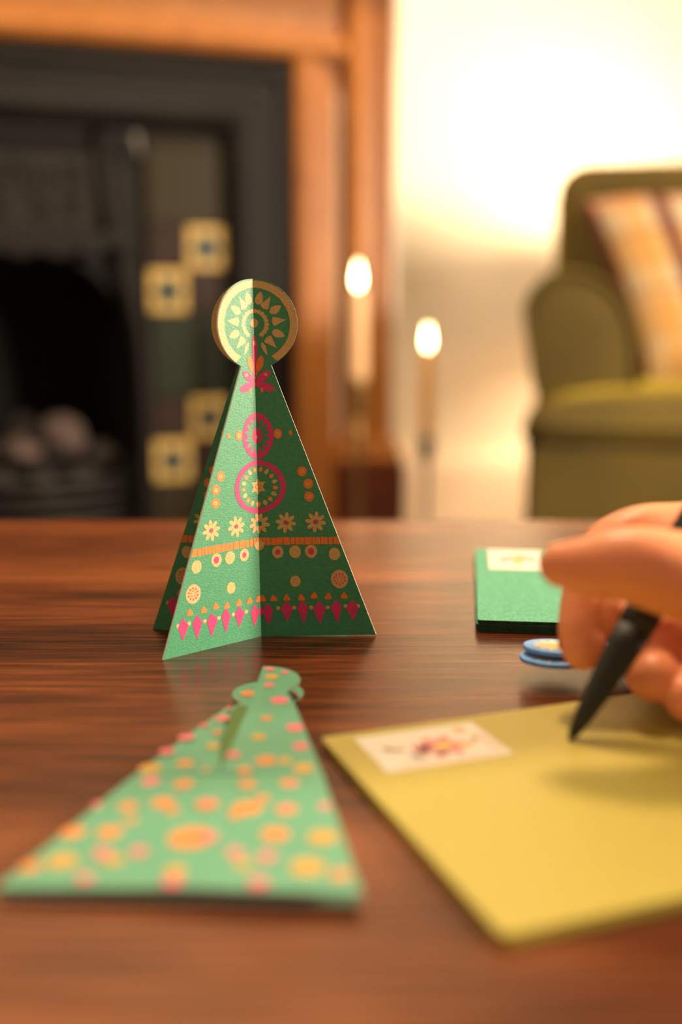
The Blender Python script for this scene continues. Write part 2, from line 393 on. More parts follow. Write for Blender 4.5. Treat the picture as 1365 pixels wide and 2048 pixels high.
t = empty('candlestick', (.1525, 1.95, .035)); H = .345-.035
m = MB(); m.lathe([(.040, 0), (.042, .004), (.036, .009), (.010, .016), (.006, .03)], 'black_iron'); m.build('base', t)
m = MB(); m.lathe([(.0055, .03), (.0045, .1), (.0045, .2), (.0055, H-.045)], 'black_iron'); m.build('stem', t)
m = MB(); m.lathe([(.0055, H-.045), (.012, H-.036), (.0135, H-.014), (.0135, H+.004), (.0118, H+.004)], 'black_iron'); m.build('socket', t)
tag(t, 'slender black iron candlestick under the shorter candle', 'candlestick')

# ------------------------------------------------------------------ reading lamp standing behind the armchair, its shade throws the two cones on the wall
LX, LY, LZ = .72, 2.42, .69
t = empty('table_lamp', (LX, LY, 0)); tag(t, 'shaded lamp hidden behind the armchair, lighting the wall', 'lamp')
m = MB(); m.lathe([(.12, 0), (.12, .015), (.02, .03), (.014, .05), (.014, LZ-.06), (.02, LZ-.05)], 'brass'); m.build('base', t)
m = MB(); n = 36; v = []; f = []
for r_, z in ((.135, LZ-.10), (.100, LZ+.045)):
    for i in range(n): a = 2*math.pi*i/n; v.append((r_*math.cos(a), r_*math.sin(a), z))
f = [(i, (i+1) % n, n+(i+1) % n, n+i) for i in range(n)]
mat('shade_cloth', (.75, .5, .2), .9)
m.mesh(v, f, 'shade_cloth', True); so = m.build('shade', t); sd = so.modifiers.new('solid', 'SOLIDIFY'); sd.thickness = .002
mat('bulb', (1, .9, .7), .4, emit=((1, .80, .52), 12))
m = MB(); m.lathe([(.012, -.05), (.014, -.03), (.026, .0), (.028, .012), (.02, .03), (.004, .038)], 'bulb', z0=LZ); m.build('bulb', t)
l = bpy.data.lights.new('bulb_light', 'POINT'); l.energy = 30; l.color = (1, .76, .45); l.shadow_soft_size = .045
o = bpy.data.objects.new('bulb_light', l); C.objects.link(o); o.location = (LX, LY, LZ+.02)

# ------------------------------------------------------------------ armchair
ch = empty('armchair', (.684, 1.729, 0), R(-10)); tag(ch, 'olive green velvet armchair with rounded arms beside the fireplace', 'armchair')
def CX(x): return x-.655
def CY(y): return y-1.8
ap = [(.2811, .4652), (.2773, .4896), (.2722, .5199), (.2665, .5541), (.2645, .574), (.272, .5939), (.2924, .6156), (.3163, .6225), (.3467, .6196), (.3776, .6048), (.4009, .58), (.4145, .5501), (.421, .5199), (.4234, .46), (.4234, .30), (.284, .30)]
for sg in (1, -1):
    m = MB(); m.prism([(sg*CX(x), z) for x, z in ap], 'y', CY(1.6), CY(2.12), 'velvet', smooth=False); o = m.build('arm', ch, bevel=.012, seg=3)
    for p in o.data.polygons: p.use_smooth = True
    pts = [(sg*CX(x), CY(1.598), z) for x, z in ap[:14]]
    m = MB(); m.tube(pts, [.0045]*len(pts), 'velvet', 8, 2); m.build('arm_piping', o)
m = MB(); m.prism(rbox(CX(.272), -CX(.272), .16, .40, .02), 'y', CY(1.50), CY(2.1), 'velvet'); o = m.build('seat_base', ch, bevel=.01, seg=3)
for p in o.data.polygons: p.use_smooth = True
# T-shaped seat cushion with a crowned top
bm = bmesh.new(); nx, ny = 24, 20
def cush(i, j, top):
    a = -1+2*i/nx; b = -1+2*j/ny
    x = a*.385; y = CY(1.50)+(.47)*(b+1)/2
    if b > -.52 and abs(x) > .232: x = math.copysign(.232, x)
    e = (1-abs(a)**6)*(1-abs(b)**6)
    hgt = .012+.036*max(0, e)**.4 + .010*(1-a*a)*(1-b*b)
    return Vector((x, y, .412 + (hgt if top else -.03)))
V = {(i, j, tp): bm.verts.new(cush(i, j, tp)) for i in range(nx+1) for j in range(ny+1) for tp in (0, 1)}
for i in range(nx):
    for j in range(ny):
        bm.faces.new([V[i, j, 1], V[i+1, j, 1], V[i+1, j+1, 1], V[i, j+1, 1]]); bm.faces.new([V[i, j, 0], V[i, j+1, 0], V[i+1, j+1, 0], V[i+1, j, 0]])
for i in range(nx):
    bm.faces.new([V[i, 0, 0], V[i+1, 0, 0], V[i+1, 0, 1], V[i, 0, 1]]); bm.faces.new([V[i, ny, 0], V[i, ny, 1], V[i+1, ny, 1], V[i+1, ny, 0]])
for j in range(ny):
    bm.faces.new([V[0, j, 0], V[0, j, 1], V[0, j+1, 1], V[0, j+1, 0]]); bm.faces.new([V[nx, j, 0], V[nx, j+1, 0], V[nx, j+1, 1], V[nx, j, 1]])
bmesh.ops.remove_doubles(bm, verts=bm.verts, dist=1e-5); bmesh.ops.dissolve_degenerate(bm, dist=1e-5, edges=bm.edges); bmesh.ops.recalc_face_normals(bm, faces=bm.faces)
me = bpy.data.meshes.new('seat_cushion'); bm.to_mesh(me); bm.free(); me.materials.append(MATS['velvet'])
for p in me.polygons: p.use_smooth = True
o = bpy.data.objects.new('seat_cushion', me); C.objects.link(o); o.parent = ch
m = MB(); m.tube([(-.386, CY(1.503), .404)] + [(-.386+.772*k/10, CY(1.497), .414) for k in range(11)] + [(.386, CY(1.503), .404)], [.005]*13, 'velvet', 8, 2); m.build('cushion_piping', o)
m = MB(); m.prism(rbox(CX(.3085), -CX(.3085), .30, .822, .055, 8), 'y', CY(2.0), CY(2.15), 'velvet'); o = m.build('backrest', ch, bevel=.035, seg=5)
for p in o.data.polygons: p.use_smooth = True
for sx in (1, -1):
    for y in (1.55, 2.07):
        m = MB(); m.lathe([(.014, 0), (.018, .02), (.026, .15), (.027, .17)], 'plinth_wood', (sx*.33, CY(y)), 14); m.build('leg', ch)

# plaid cushion leaning in the chair
def plaid():
    m = bpy.data.materials.new('plaid'); m.use_nodes = True; nt = m.node_tree; b = nt.nodes['Principled BSDF']; b.inputs['Roughness'].default_value = .9
    uv = nt.nodes.new('ShaderNodeUVMap'); sp = nt.nodes.new('ShaderNodeSeparateXYZ'); nt.links.new(uv.outputs[0], sp.inputs[0])
    def stripes(axis, stops):
        r = nt.nodes.new('ShaderNodeValToRGB'); r.color_ramp.interpolation = 'CONSTANT'; e = r.color_ramp.elements
        while len(e) > 1: e.remove(e[-1])
        e[0].position = 0; e[0].color = (*stops[0][1], 1)
        for p, c in stops[1:]: k = e.new(p); k.color = (*c, 1)
        nt.links.new(sp.outputs[axis], r.inputs[0]); return r
    W_, Y_, Bg, Pk = (1, 1, 1), (1, .82, .55), (.22, .05, .06), (1, .70, .66)
    a = stripes(0, [(0, Bg), (.03, W_), (.10, Y_), (.20, W_), (.235, Bg), (.30, W_), (.40, Y_), (.52, W_), (.60, Bg), (.64, W_), (.80, Y_), (.93, Bg)])
    c = stripes(1, [(0, Y_), (.1, W_), (.13, Y_), (.33, W_), (.36, (.8, .55, .35)), (.385, W_), (.5, Y_), (.68, (.8, .55, .35)), (.705, W_), (.86, Pk)])
    mx = nt.nodes.new('ShaderNodeMix'); mx.data_type = 'RGBA'; mx.blend_type = 'MULTIPLY'; mx.inputs[0].default_value = 1
    nt.links.new(a.outputs[0], mx.inputs[6]); nt.links.new(c.outputs[0], mx.inputs[7])
    m2 = nt.nodes.new('ShaderNodeMix'); m2.data_type = 'RGBA'; m2.blend_type = 'MULTIPLY'; m2.inputs[0].default_value = 1; m2.inputs[7].default_value = (.54, .42, .27, 1)
    nt.links.new(mx.outputs[2], m2.inputs[6]); nt.links.new(m2.outputs[2], b.inputs['Base Color']); MATS['plaid'] = m
plaid()
TL, TR, BR, BL = Vector((.398, 1.90, .748)), Vector((.80, 1.82, .752)), Vector((.83, 1.60, .462)), Vector((.455, 1.67, .462))
nrm = (TR-TL).cross(BL-TL).normalized()
if nrm.y > 0: nrm = -nrm
me = bpy.data.meshes.new('cushion'); bm = bmesh.new(); ul = bm.loops.layers.uv.new('UVMap'); N = 20; V = {}
for sd in (1, -1):
    for i in range(N+1):
        for j in range(N+1):
            a, b_ = i/N, j/N
            p = (BL*(1-a)+BR*a)*(1-b_)+(TL*(1-a)+TR*a)*b_
            e = max(0, (1-(2*a-1)**4)*(1-(2*b_-1)**4))
            pin = 1-.05*(1-e)
            c0 = (TL+TR+BL+BR)/4; dd = p-c0; edge = max(abs(2*a-1), abs(2*b_-1)); k = 1-.06*edge**3*(1-min(abs(2*a-1), abs(2*b_-1))**2)
            V[sd, i, j] = (bm.verts.new(c0+dd*k+nrm*sd*(.004+.058*e**.55)), (a, b_))
    for i in range(N):
        for j in range(N):
            q = [V[sd, i, j], V[sd, i+1, j], V[sd, i+1, j+1], V[sd, i, j+1]]
            if sd == -1: q = q[::-1]
            f = bm.faces.new([x[0] for x in q]); f.smooth = True
            for lp, x in zip(f.loops, q): lp[ul].uv = x[1]
edge = [(i, 0) for i in range(N)] + [(N, j) for j in range(N)] + [(i, N) for i in range(N, 0, -1)] + [(0, j) for j in range(N, 0, -1)]
for k in range(len(edge)):
    a, b_ = edge[k], edge[(k+1) % len(edge)]
    f = bm.faces.new([V[1, *a][0], V[-1, *a][0], V[-1, *b_][0], V[1, *b_][0]])
    for lp, x in zip(f.loops, (a, a, b_, b_)): lp[ul].uv = (x[0]/N, x[1]/N)
bmesh.ops.recalc_face_normals(bm, faces=bm.faces); bm.to_mesh(me); bm.free(); me.materials.append(MATS['plaid'])
o = bpy.data.objects.new('plaid_cushion', me); C.objects.link(o); tag(o, 'cream and burgundy plaid cushion leaning in the green armchair', 'cushion')

# ------------------------------------------------------------------ coffee table
tb = empty('coffee_table', (-.03, .27, 0)); tag(tb, 'dark polished mahogany coffee table with visible grain', 'table')
m = MB(); m.prism(rbox(-.72, .72, -.42, .36, .02, 5), 'z', TZ-.026, TZ, 'mahogany'); m.build('table_top', tb, bevel=.003, seg=3)
m = MB(); m.box(-.64, .64, .29, .31, TZ-.10, TZ-.026, 'mahogany'); m.build('apron', tb); m = MB(); m.box(-.64, .64, -.36, -.34, TZ-.10, TZ-.026, 'mahogany'); m.build('apron', tb)
for sx in (1, -1):
    m = MB(); m.box(sx*.65-.01, sx*.65+.01, -.33, .28, TZ-.10, TZ-.026, 'mahogany'); m.build('apron', tb)
    for y in (-.34, .29):
        m = MB(); m.lathe([(.016, 0), (.02, .03), (.026, .3), (.03, TZ-.026)], 'mahogany', (sx*.65, y), 16); m.build('leg', tb)

# ------------------------------------------------------------------ standing paper tree: four printed wings meeting in a spine
def zz(y): v = 1272-y; return v*(1.943e-4-1.58e-8*v)
def kk(y): return 1.871e-4-1.45e-8*(1272-y)
def sx_(dx, y): return dx*kk(y)
ZC, RC, HW, NZ, NS = .1151, .0157, .0432, .1005, .0061
outline = [(.0, 0), (HW, 0), (NS, NZ)]
a0 = math.atan2(NZ-ZC, NS)
for k in range(1, 29): a = a0+(math.pi/2-a0)*k/28; outline.append((RC*math.cos(a), ZC+RC*math.sin(a)))
# print motifs: polygons in (dx from spine, y) drawing units
MO = []
def add(p, mname, layer): MO.append((p, mname, layer))
def pol(cx, cy, r, a): return (cx+r*math.sin(a), cy-r*math.cos(a))      # angle measured from straight up
def petal(cx, cy, a, r0, r1, wd, kind):
    """radial petal between radii r0, r1: oval or spike (base inside or outside)"""
    o = []; n = 14
    ca, sa = math.sin(a), -math.cos(a)
    for s_ in (1, -1):
        rng = range(n+1) if s_ == 1 else range(n-1, 0, -1)
        for k in rng:
            t = k/n; r_ = r0+(r1-r0)*t
            if kind == 'oval': w_ = wd*math.sin(math.pi*t**.75)**.8
            elif kind == 'spike': w_ = wd*(1-t)*min(1, t*9+.0)
            else: w_ = wd*t*min(1, (1-t)*6)
            o.append((cx+ca*r_-sa*w_*s_, cy+sa*r_+ca*w_*s_))
    return o
cx, cy = 0, 648
ring = [pol(cx, cy, 87, R(d)) for d in range(-2, 154, 4)] + [pol(cx, cy, 73, R(d)) for d in range(153, -5, -4)]
ring = [pol(cx, cy, 87.6, R(d)) for d in range(-4, 152, 4)] + [pol(cx, cy, 73+random.uniform(-.5, .5), R(d)) for d in range(152, -6, -4)]
add(ring, 'gold', 1)
for a_, kd in ((-3, 's'), (14, 'o'), (33, 's'), (57, 'o'), (83, 's'), (112, 'o'), (137, 's'), (157, 'o')):
    if kd == 'o': add(petal(cx, cy, R(a_), 40, 67, 8 if a_ < 150 else 4, 'oval'), 'gold', 1)
    else: add(petal(cx, cy, R(a_), 37, 66, 11 if a_ > 0 else 5, 'spike'), 'gold', 1)
for k in range(9): p = pol(cx, cy, 26.5, R(7+k*17)); add(ell(*p, 4.9, 4.5, 0, 12, .06), 'gold', 1)
add([(0, 636)] + [pol(0, 646, 9.5, R(d)) for d in range(0, 181, 20)] + [(0, 660)], 'gold', 1)
# triangle tip covering the disc print: no gold inside, a pink drop down the spine and leaf petals
add([(-5, 678), (0, 670), (5, 676), (7, 690), (5.5, 715), (3, 750), (0, 785)], 'pink_ink', 2)
add(ell(1.5, 686, 2.6, 5.5, 0, 14), 'gold', 3)
add(petal(1, 758, R(17), 0, 42, 4, 'outer') , 'orange_ink', 2)
add(ell(11, 727, 7, 16, R(15), 18), 'orange_ink', 2)
add(ell(17.5, 753, 8.2, 17, R(52), 18), 'pink_ink', 2); add(ell(8, 764, 4, 9, R(35), 12), 'pink_ink', 2)
add(ell(22, 749, 3.4, 3.4, 0, 12, .1), 'gold', 3); add(ell(22, 749, 1.4, 1.4, 0, 8), 'orange_ink', 4)
add(ell(23, 774, 8.2, 17, R(108), 18), 'pink_ink', 2); add(ell(8, 770, 4, 9, R(100), 12), 'pink_ink', 2)
add(ell(14, 780, 3.2, 5, 0, 12), 'orange_ink', 2)
# pink wheel with green teardrops
add(ell(0, 871, 35, 46, 0, 44, .008), 'pink_ink', 2)
for k in range(8):
    a_ = R(4+k*24.5); q = petal(0, 0, a_, 14, 38, 4.6, 'oval'); add([(x*.78, 871+y) for x, y in q], 'tree_green', 3)
add(ell(0, 874, 3.2, 4.5, 0, 10, .1), 'gold', 3)
add(ell(43.5, 868, 8.3, 10, 0, 18, .04), 'orange_ink', 2); add(ell(43.5, 868, 4.0, 4.6, 0, 12, .1), 'gold', 3); add(ell(43.5, 868, 1.6, 1.8, 0, 8), 'orange_ink', 4)
add(ell(69, 866, 3.7, 5.6, 0, 12, .05), 'orange_ink', 2)
# ring medallion with star
o1 = ell(0, 973, 57, 53, 0, 56, .006); o2 = ell(0, 973, 46.5, 43, 0, 56, .006)
add(o1, 'pink_ink', 2); add(o2, 'tree_green', 3)
for k in range(9):
    a_ = R(12+k*20.5); x, y = 36*math.sin(a_), 973-35*math.cos(a_)
    add(petal(x, y, a_, -5.5, 6.5, 4.2, 'oval'), 'gold' if k % 2 else 'orange_ink', 4); add(ell(x, y, 2.2, 2.6, 0, 8, .1), 'gold', 5)
st = []
for k in range(13): a_ = R(k*30-90+90); r_ = 19 if k % 2 == 0 else 11; st.append((r_*math.sin(a_), 973-r_*math.cos(a_)))
add(st[:12], 'gold', 4); add(ell(3, 973, 4.2, 5.5, 0, 6), 'orange_ink', 5); add(ell(3, 973, 2.6, 3.6, 0, 6), 'gold', 6)
for dx, y in ((90, 943.5), (102, 968.5), (103, 994)):
    add(ell(dx, y, 9.8, 10, 0, 20, .04), 'orange_ink', 2); add(ell(dx, y, 4.3, 4.2, 0, 10, .12), 'gold', 3); add(ell(dx, y, 1.5, 1.5, 0, 8), 'orange_ink', 4)
# flowers
for dx, y in ((3, 1047), (55.5, 1045.5), (115, 1045)):
    for k in range(8): fx, fy = pol(dx, y, 12.6, R(k*45+8)); add(ell(fx, fy, 4.1, 8.4, R(k*45+8), 14, .05), 'gold', 2)
    if dx > 9: add(ell(dx, y, 3.6, 3.6, 0, 10, .05), 'pink_ink', 4)
# orange band of irregular blocks
x = 0
while x < 154:
    w_ = random.choice((7, 9, 12, 14)); s0 = random.uniform(-3, 3); s1 = random.uniform(-3, 3); tp = 1075; bt = 1089.5
    add([(x+.5, tp+random.uniform(-.8, 1.2)), (x+w_*.5, tp+random.uniform(-1, 1)), (x+w_+s0*.3, tp+random.uniform(-.8, 1.2)), (x+w_+s1*.3, bt+random.uniform(-1.2, .8)), (x+w_*.5, bt+random.uniform(-.6, 1)), (x+.5, bt+random.uniform(-1.2, .8))], 'orange_ink', 2)
    x += w_+.6
for dx, y, r_, pk in ((2, 1090, 9, 0), (38, 1104, 11.4, 4.8), (72.5, 1104, 11.7, 0), (104.5, 1103.5, 12.2, 6), (151, 1109.5, 11.5, 0), (71.5, 1163, 10.5, 0), (160, 1159.5, 17, -1)):
    add(ell(dx, y, r_, r_*1.08, 0, 26, .03), 'gold', 2)
    if pk > 0: add(ell(dx, y, pk, pk*1.15, 0, 12, .04), 'pink_ink', 4)
    if pk == -1:
        for k in range(10): a_ = R(k*36); q = pol(dx, y, 10.5, a_); add(petal(dx, y, a_, 8.5, 13, 1.7, 'oval'), 'pink_ink', 4)
        for k in range(5): q = pol(dx, y, 5, R(k*72)); add(ell(*q, 1.0, 1.6, 0, 8), 'pink_ink', 4)
for dx, y in ((5, 1196), (27.5, 1195.5), (53.5, 1195), (82.5, 1195), (108, 1191.5), (136, 1193.5), (168, 1192.5)):
    j = random.uniform(-1.5, 1.5); add([(dx-7, y+5), (dx-6, y+1), (dx-1+j, y-6.5), (dx+2+j, y-6), (dx+7.5, y+3), (dx+7, y+6), (dx-4, y+6.3)], 'orange_ink', 2)
for dx, h in ((-6, 42), (15, 41), (52.5, 39), (85, 44), (118, 43), (152, 44), (184, 40)):
    w_ = 10+random.uniform(0, 2.5); top = 1204+random.uniform(-2.5, 2.5)
    add([(dx-w_, top+15), (dx-1, top), (dx+2, top+.5), (dx+w_, top+14), (dx+3, top+h), (dx+1, top+h+1)], 'pink_ink', 2)
for dx in (36, 68, 102, 135, 171, 196): add(ell(dx, 1216-(2 if dx > 160 else 0), 4.3, 3.9, 0, 10, .1), 'gold', 2)

def clip0(p):
    out = []
    for i in range(len(p)):
        a, b = p[i], p[(i+1) % len(p)]; e = 1.2
        if a[0] >= e: out.append(a)
        if (a[0] >= e) != (b[0] >= e): t = (e-a[0])/(b[0]-a[0]); out.append((e, a[1]+t*(b[1]-a[1])))
    return out
CARD = .00080
def limit(dx, y):
    """keep the print inside the card outline"""
    s, z = sx_(dx, y), zz(y)
    if z < .0996: s = min(s, HW+(NS-HW)*z/NZ-.0003)
    return s, z
tree = empty('paper_tree', (-.0300, .3965, TZ)); tree.rotation_euler = (0, -.010, 0)
tag(tree, 'standing green paper tree printed with gold, pink and orange folk motifs', 'ornament')
pm = MB()
for side in (1, -1):
    for mk, (p, mname, layer) in enumerate(MO):
        q = clip0(p)
        if len(q) < 3: continue
        pts = [limit(*c) for c in q]
        off = side*(CARD/2+.000024*layer+.0000019*(mk % 12))
        v = [(s, off, z) for s, z in pts]
        pm.poly(v if side == -1 else v[::-1], mname)
first = True
for ang, nm in ((.9, 'right'), (221.4, 'front'), (167.4, 'back'), (38, 'hidden')):
    m = MB(); m.prism(outline, 'y', -CARD/2, CARD/2, 'tree_green', side='card_edge'); wg = m.build('tree_wing', tree, fixn=True)
    wg.rotation_euler = (0, 0, R(ang))
    if first: pr_o = pm.build('printed_motifs', wg, fixn=False); first = False
    else: c = pr_o.copy(); C.objects.link(c); c.parent = wg

# ------------------------------------------------------------------ flat-folded mint tree in the foreground
ft = empty('folded_paper_tree', (-.0335, .208, TZ)); FX, FY = -.0335, .208
tag(ft, 'flat folded mint paper tree with pink and orange dots lying in front', 'ornament')
def card(name, pts, zf, mface, parent, th=.0006):
    m = MB(); n = len(pts)
    top = [(x-FX, y-FY, zf(x, y)+th) for x, y in pts]; bot = [(x-FX, y-FY, zf(x, y)) for x, y in pts]
    m.mesh(top+bot, [tuple(range(n)), tuple(range(2*n-1, n-1, -1))], mface); m.mesh(top+bot, [(i, (i+1) % n, n+(i+1) % n, n+i) for i in range(n)], 'card_edge')
    return m.build(name, parent, fixn=True)
def disc(cx, cy, r_, a, b, n=20): return [(cx+r_*math.cos(R(a+(b-a)*k/n)), cy+r_*math.sin(R(a+(b-a)*k/n))) for k in range(n+1)]
low = [(-.0706, .2090), (.0038, .2065), (-.0148, .3215)] + disc(-.0231, .3318, .0113, -48, 235) + [(-.0318, .3220)]
card('lower_card', low, lambda x, y: .0002, 'mint', ft, .0007)
mids = [(-.0706, .2100), (-.0306, .2075), (.0040, .2050), (-.0040, .2600), (-.0300, .2600), (-.0570, .2600)]
def zu(x, y):
    base = .0032 + .0034*max(0, (y-.26)/.085)
    if x < -.03: base -= .0012*(-.03-x)/.04
    return base
def zl(x, y):                             # tucked left flap sinks toward the tip
    t = max(0, (y-.2616)/.06); return zu(x, y)*(1-min(1, t*1.3)) + .0011*min(1, t*1.3)
S0 = (-.0308, .2640); LE = (-.0528, .2640); RE = (-.0048, .2640)
regions = [([S0, LE, (-.0714, .2095), (-.0305, .2075), (.0043, .2050), RE], zu),
    ([S0, RE, (-.0136, .3085)] + disc(-.0247, .3280, .0120, -48, 92, 14) + [(-.0272, .3053)], zu),
    ([S0, (-.0333, .2850), (-.0342, .3100), (-.0340, .3185), LE], zl)]
m = MB(); vid = {}; V3 = []; cnt = {}
def vi(p, zf):
    if p not in vid: vid[p] = len(V3); V3.append((p[0]-FX, p[1]-FY, zf(*p)))
    return vid[p]
fc = [[vi(p, zf) for p in pts] for pts, zf in regions]; nV = len(V3); th = .0006
for fcs in fc:
    for i in range(len(fcs)): e = (fcs[i], fcs[(i+1) % len(fcs)]); cnt[frozenset(e)] = cnt.get(frozenset(e), 0)+1
VV = V3 + [(x, y, z+th) for x, y, z in V3]
m.mesh(VV, [[nV+i for i in f_] for f_ in fc] + [f_[::-1] for f_ in fc], 'mint')
m.mesh(VV, [(*tuple(e), nV+tuple(e)[1], nV+tuple(e)[0]) for e, c_ in cnt.items() if c_ == 1], 'card_edge')
m.build('upper_card', ft, fixn=True)
mat('slot_shade_green', (.085, .19, .03), .6)  # added strip in the slot; its dark green stands in for the flap's shadow
m = MB(); m.prism([(x-FX, y-FY) for x, y in ((-.0312, .2650), (-.0240, .2680), (-.0240, .3190), (-.0318, .3190), (-.0330, .3120), (-.0335, .2800))], 'z', .0010, .0014, 'slot_shade_green'); m.build('slot_shade_strip', ft)
dots = [(-18.3, 311.5, 2.4, 'p'), (-12.9, 291.8, 2.3, 'p'), (-10.9, 279.5, 2.0, 'p'), (-21.3, 298.1, 1.5, 'o'), (-22.6, 285.4, 1.8, 'y'), (-28.4, 274.3, 1.7, 'p'), (-19.7, 270.7, 2.5, 'o'), (-9.7, 266.3, 2.5, 'y'), (-12.9, 257.8, 2.2, 'o'), (-12.7, 257.3, 1.1, 'p'), (-23.3, 257.0, 2.1, 'o'), (-24.7, 265.0, 1.8, 'o'), (-14.6, 270.7, 1.7, 'y'), (-22.8, 337.0, 1.4, 'p'), (-17.8, 334.3, 1.2, 'p'), (-21.8, 330.5, 2.0, 'y'), (-22.2, 323.5, 1.5, 'p'), (-35.5, 307.4, 2.4, 'p'), (-43.1, 290.2, 2.1, 'p'), (-46.9, 279.5, 1.9, 'p'), (-39.4, 300.7, 1.3, 'p'), (-35.0, 294.3, 1.4, 'o'), (-34.9, 282.8, 1.8, 'y'), (-40.8, 270.7, 2.1, 'o'), (-49.4, 268.0, 2.7, 'y'), (-48.0, 260.0, 2.1, 'p'), (-39.3, 257.8, 2.3, 'o'), (-34.8, 266.3, 1.0, 'o'), (-33.9, 315.8, 0.8, 'p'), (-58.6, 247.3, 1.2, 'p'), (-51.0, 246.0, 2.2, 'o'), (-42.9, 247.6, 2.6, 'o'), (-39.9, 243.1, 1.6, 'o'), (-32.0, 246.0, 2.6, 'o'), (-32.1, 246.8, 1.3, 'p'), (-22.2, 243.8, 3.3, 'o'), (-24.8, 240.2, 1.6, 'o'), (-18.9, 249.1, 1.7, 'o'), (-12.9, 243.1, 2.4, 'o'), (-12.9, 243.8, 1.2, 'p'), (-3.9, 244.8, 1.5, 'p'), (-61.0, 233.2, 2.6, 'o'), (-52.6, 232.9, 2.7, 'o'), (-48.9, 238.7, 1.5, 'o'), (-33.7, 229.1, 4.6, 'o'), (-29.7, 229.4, 2.0, 'p'), (-14.8, 230.5, 3.0, 'o'), (-4.1, 229.1, 3.1, 'y'), (-66.4, 217.8, 2.2, 'o'), (-60.2, 220.0, 3.0, 'y'), (-52.1, 223.0, 2.0, 'p'), (-48.9, 219.6, 2.0, 'y'), (-44.2, 223.3, 1.8, 'p'), (-53.6, 212.5, 1.7, 'p'), (-34.9, 214.3, 2.1, 'y'), (-34.8, 209.9, 1.9, 'p'), (-23.1, 222.1, 1.8, 'p'), (-20.8, 216.9, 1.8, 'y'), (-16.0, 220.2, 1.9, 'p'), (-7.1, 215.7, 3.4, 'y'), (-.1, 212.5, 2.1, 'o'), (-17.0, 209.3, 1.9, 'p'),
    (-29.0, 331.0, 2.6, 'o'), (-15.0, 330.0, 1.5, 'p')]
inks = {'p': 'mint_pink', 'o': 'mint_orange', 'y': 'mint_yellow'}
dm = MB()
for i, (x, y, r_, c) in enumerate(dots):
    x /= 1000; y /= 1000; r_ /= 900; pts = []
    for k in range(16):
        a = 2*math.pi*k/16; px, py = x+r_*math.cos(a), y+r_*math.sin(a)
        if y > .2640 and x < -.0300: z = zl(px, py)+.0006
        elif (i >= len(dots)-2): z = .0009
        else: z = zu(px, py)+.0006
        pts.append((px-FX, py-FY, z+.00012+.00001*(i % 7)))
    dm.poly(pts, inks[c])
dm.build('printed_dots', ft, fixn=False)

# ------------------------------------------------------------------ envelopes
def perforated(w_, h, n1, n2, r_):
    """outline with half-round bites, lower left corner at the origin"""
    o = []
    def side(p, d, nrm, L, n):
        step = L/n
        for k in range(n):
            c = step*(k+.5); o.append((p[0]+d[0]*(c-step*.5), p[1]+d[1]*(c-step*.5)))
            for q in range(0, 5): a = math.pi*q/4; t = c-r_*math.cos(a); e = r_*math.sin(a); o.append((p[0]+d[0]*t+nrm[0]*e, p[1]+d[1]*t+nrm[1]*e))
    side((0, 0), (1, 0), (0, 1), w_, n1); side((w_, 0), (0, 1), (-1, 0), h, n2); side((w_, h), (-1, 0), (0, -1), w_, n1); side((0, h), (0, -1), (1, 0), h, n2)
    return o
def envelope(name, w_, h, th, mtop, medge, loc, rz, flap=True):
    t = empty(name, loc, rz)                  # origin at the far left corner, long side along +x, short side toward -y
    m = MB(); m.prism(rbox(0, w_, -h, 0, .0015, 3), 'z', 0, th, mtop, side=medge); m.build('envelope_body', t, fixn=True)
    return t
ye = envelope('envelope', .160, .1056, .0026, 'chartreuse', 'chartreuse', (-.0057, .2908, TZ), R(20.2)); tag(ye, 'chartreuse yellow envelope with floral stamp being written on', 'envelope')
SW, SH = .0370, .0250
st = MB(); st.prism([(x, y) for x, y in perforated(SW, SH, 16, 11, .0006)], 'z', 0, .00015, 'stamp_paper'); s_o = st.build('postage_stamp', ye); s_o.location = (.0080, -.0040-SH, .0026)
s_o['label'] = 'cream stamp printed with a pink flower'
q = MB(); L = .00018
def blob(x, y, rx, ry, rot, mname, k=0): q.poly([(a, b, L+.00002*k) for a, b in ell(x*SW, y*SH, rx*SW, ry*SH, R(rot), 18, .05)], mname)
blob(.5, .10, .44, .045, 0, 'stamp_blush'); blob(.93, .40, .035, .32, 0, 'stamp_blush')
for a in range(0, 360, 60): q.poly([(x, y, L+.00002) for x, y in ell((.57+.11*math.cos(R(a)))*SW, .45*SH+.11*SW*math.sin(R(a)), .085*SW, .055*SW, R(a), 14, .05)], 'stamp_pink')
blob(.40, .45, .06, .14, 10, 'stamp_pink', 1); blob(.58, .46, .07, .085, 0, 'stamp_yellow', 3); blob(.74, .42, .08, .06, -10, 'stamp_orange', 2)
blob(.22, .52, .075, .05, -20, 'stamp_olive', 1); blob(.16, .58, .03, .06, 10, 'stamp_olive', 1); blob(.31, .30, .05, .06, 20, 'stamp_grey', 1); blob(.35, .24, .06, .03, 20, 'stamp_grey', 1); blob(.50, .24, .06, .03, 0, 'stamp_olive', 1)
blob(.83, .82, .04, .09, 20, 'stamp_orange', 1); blob(.86, .52, .03, .06, -20, 'stamp_olive', 1)
q.build('stamp_print', s_o, fixn=False)

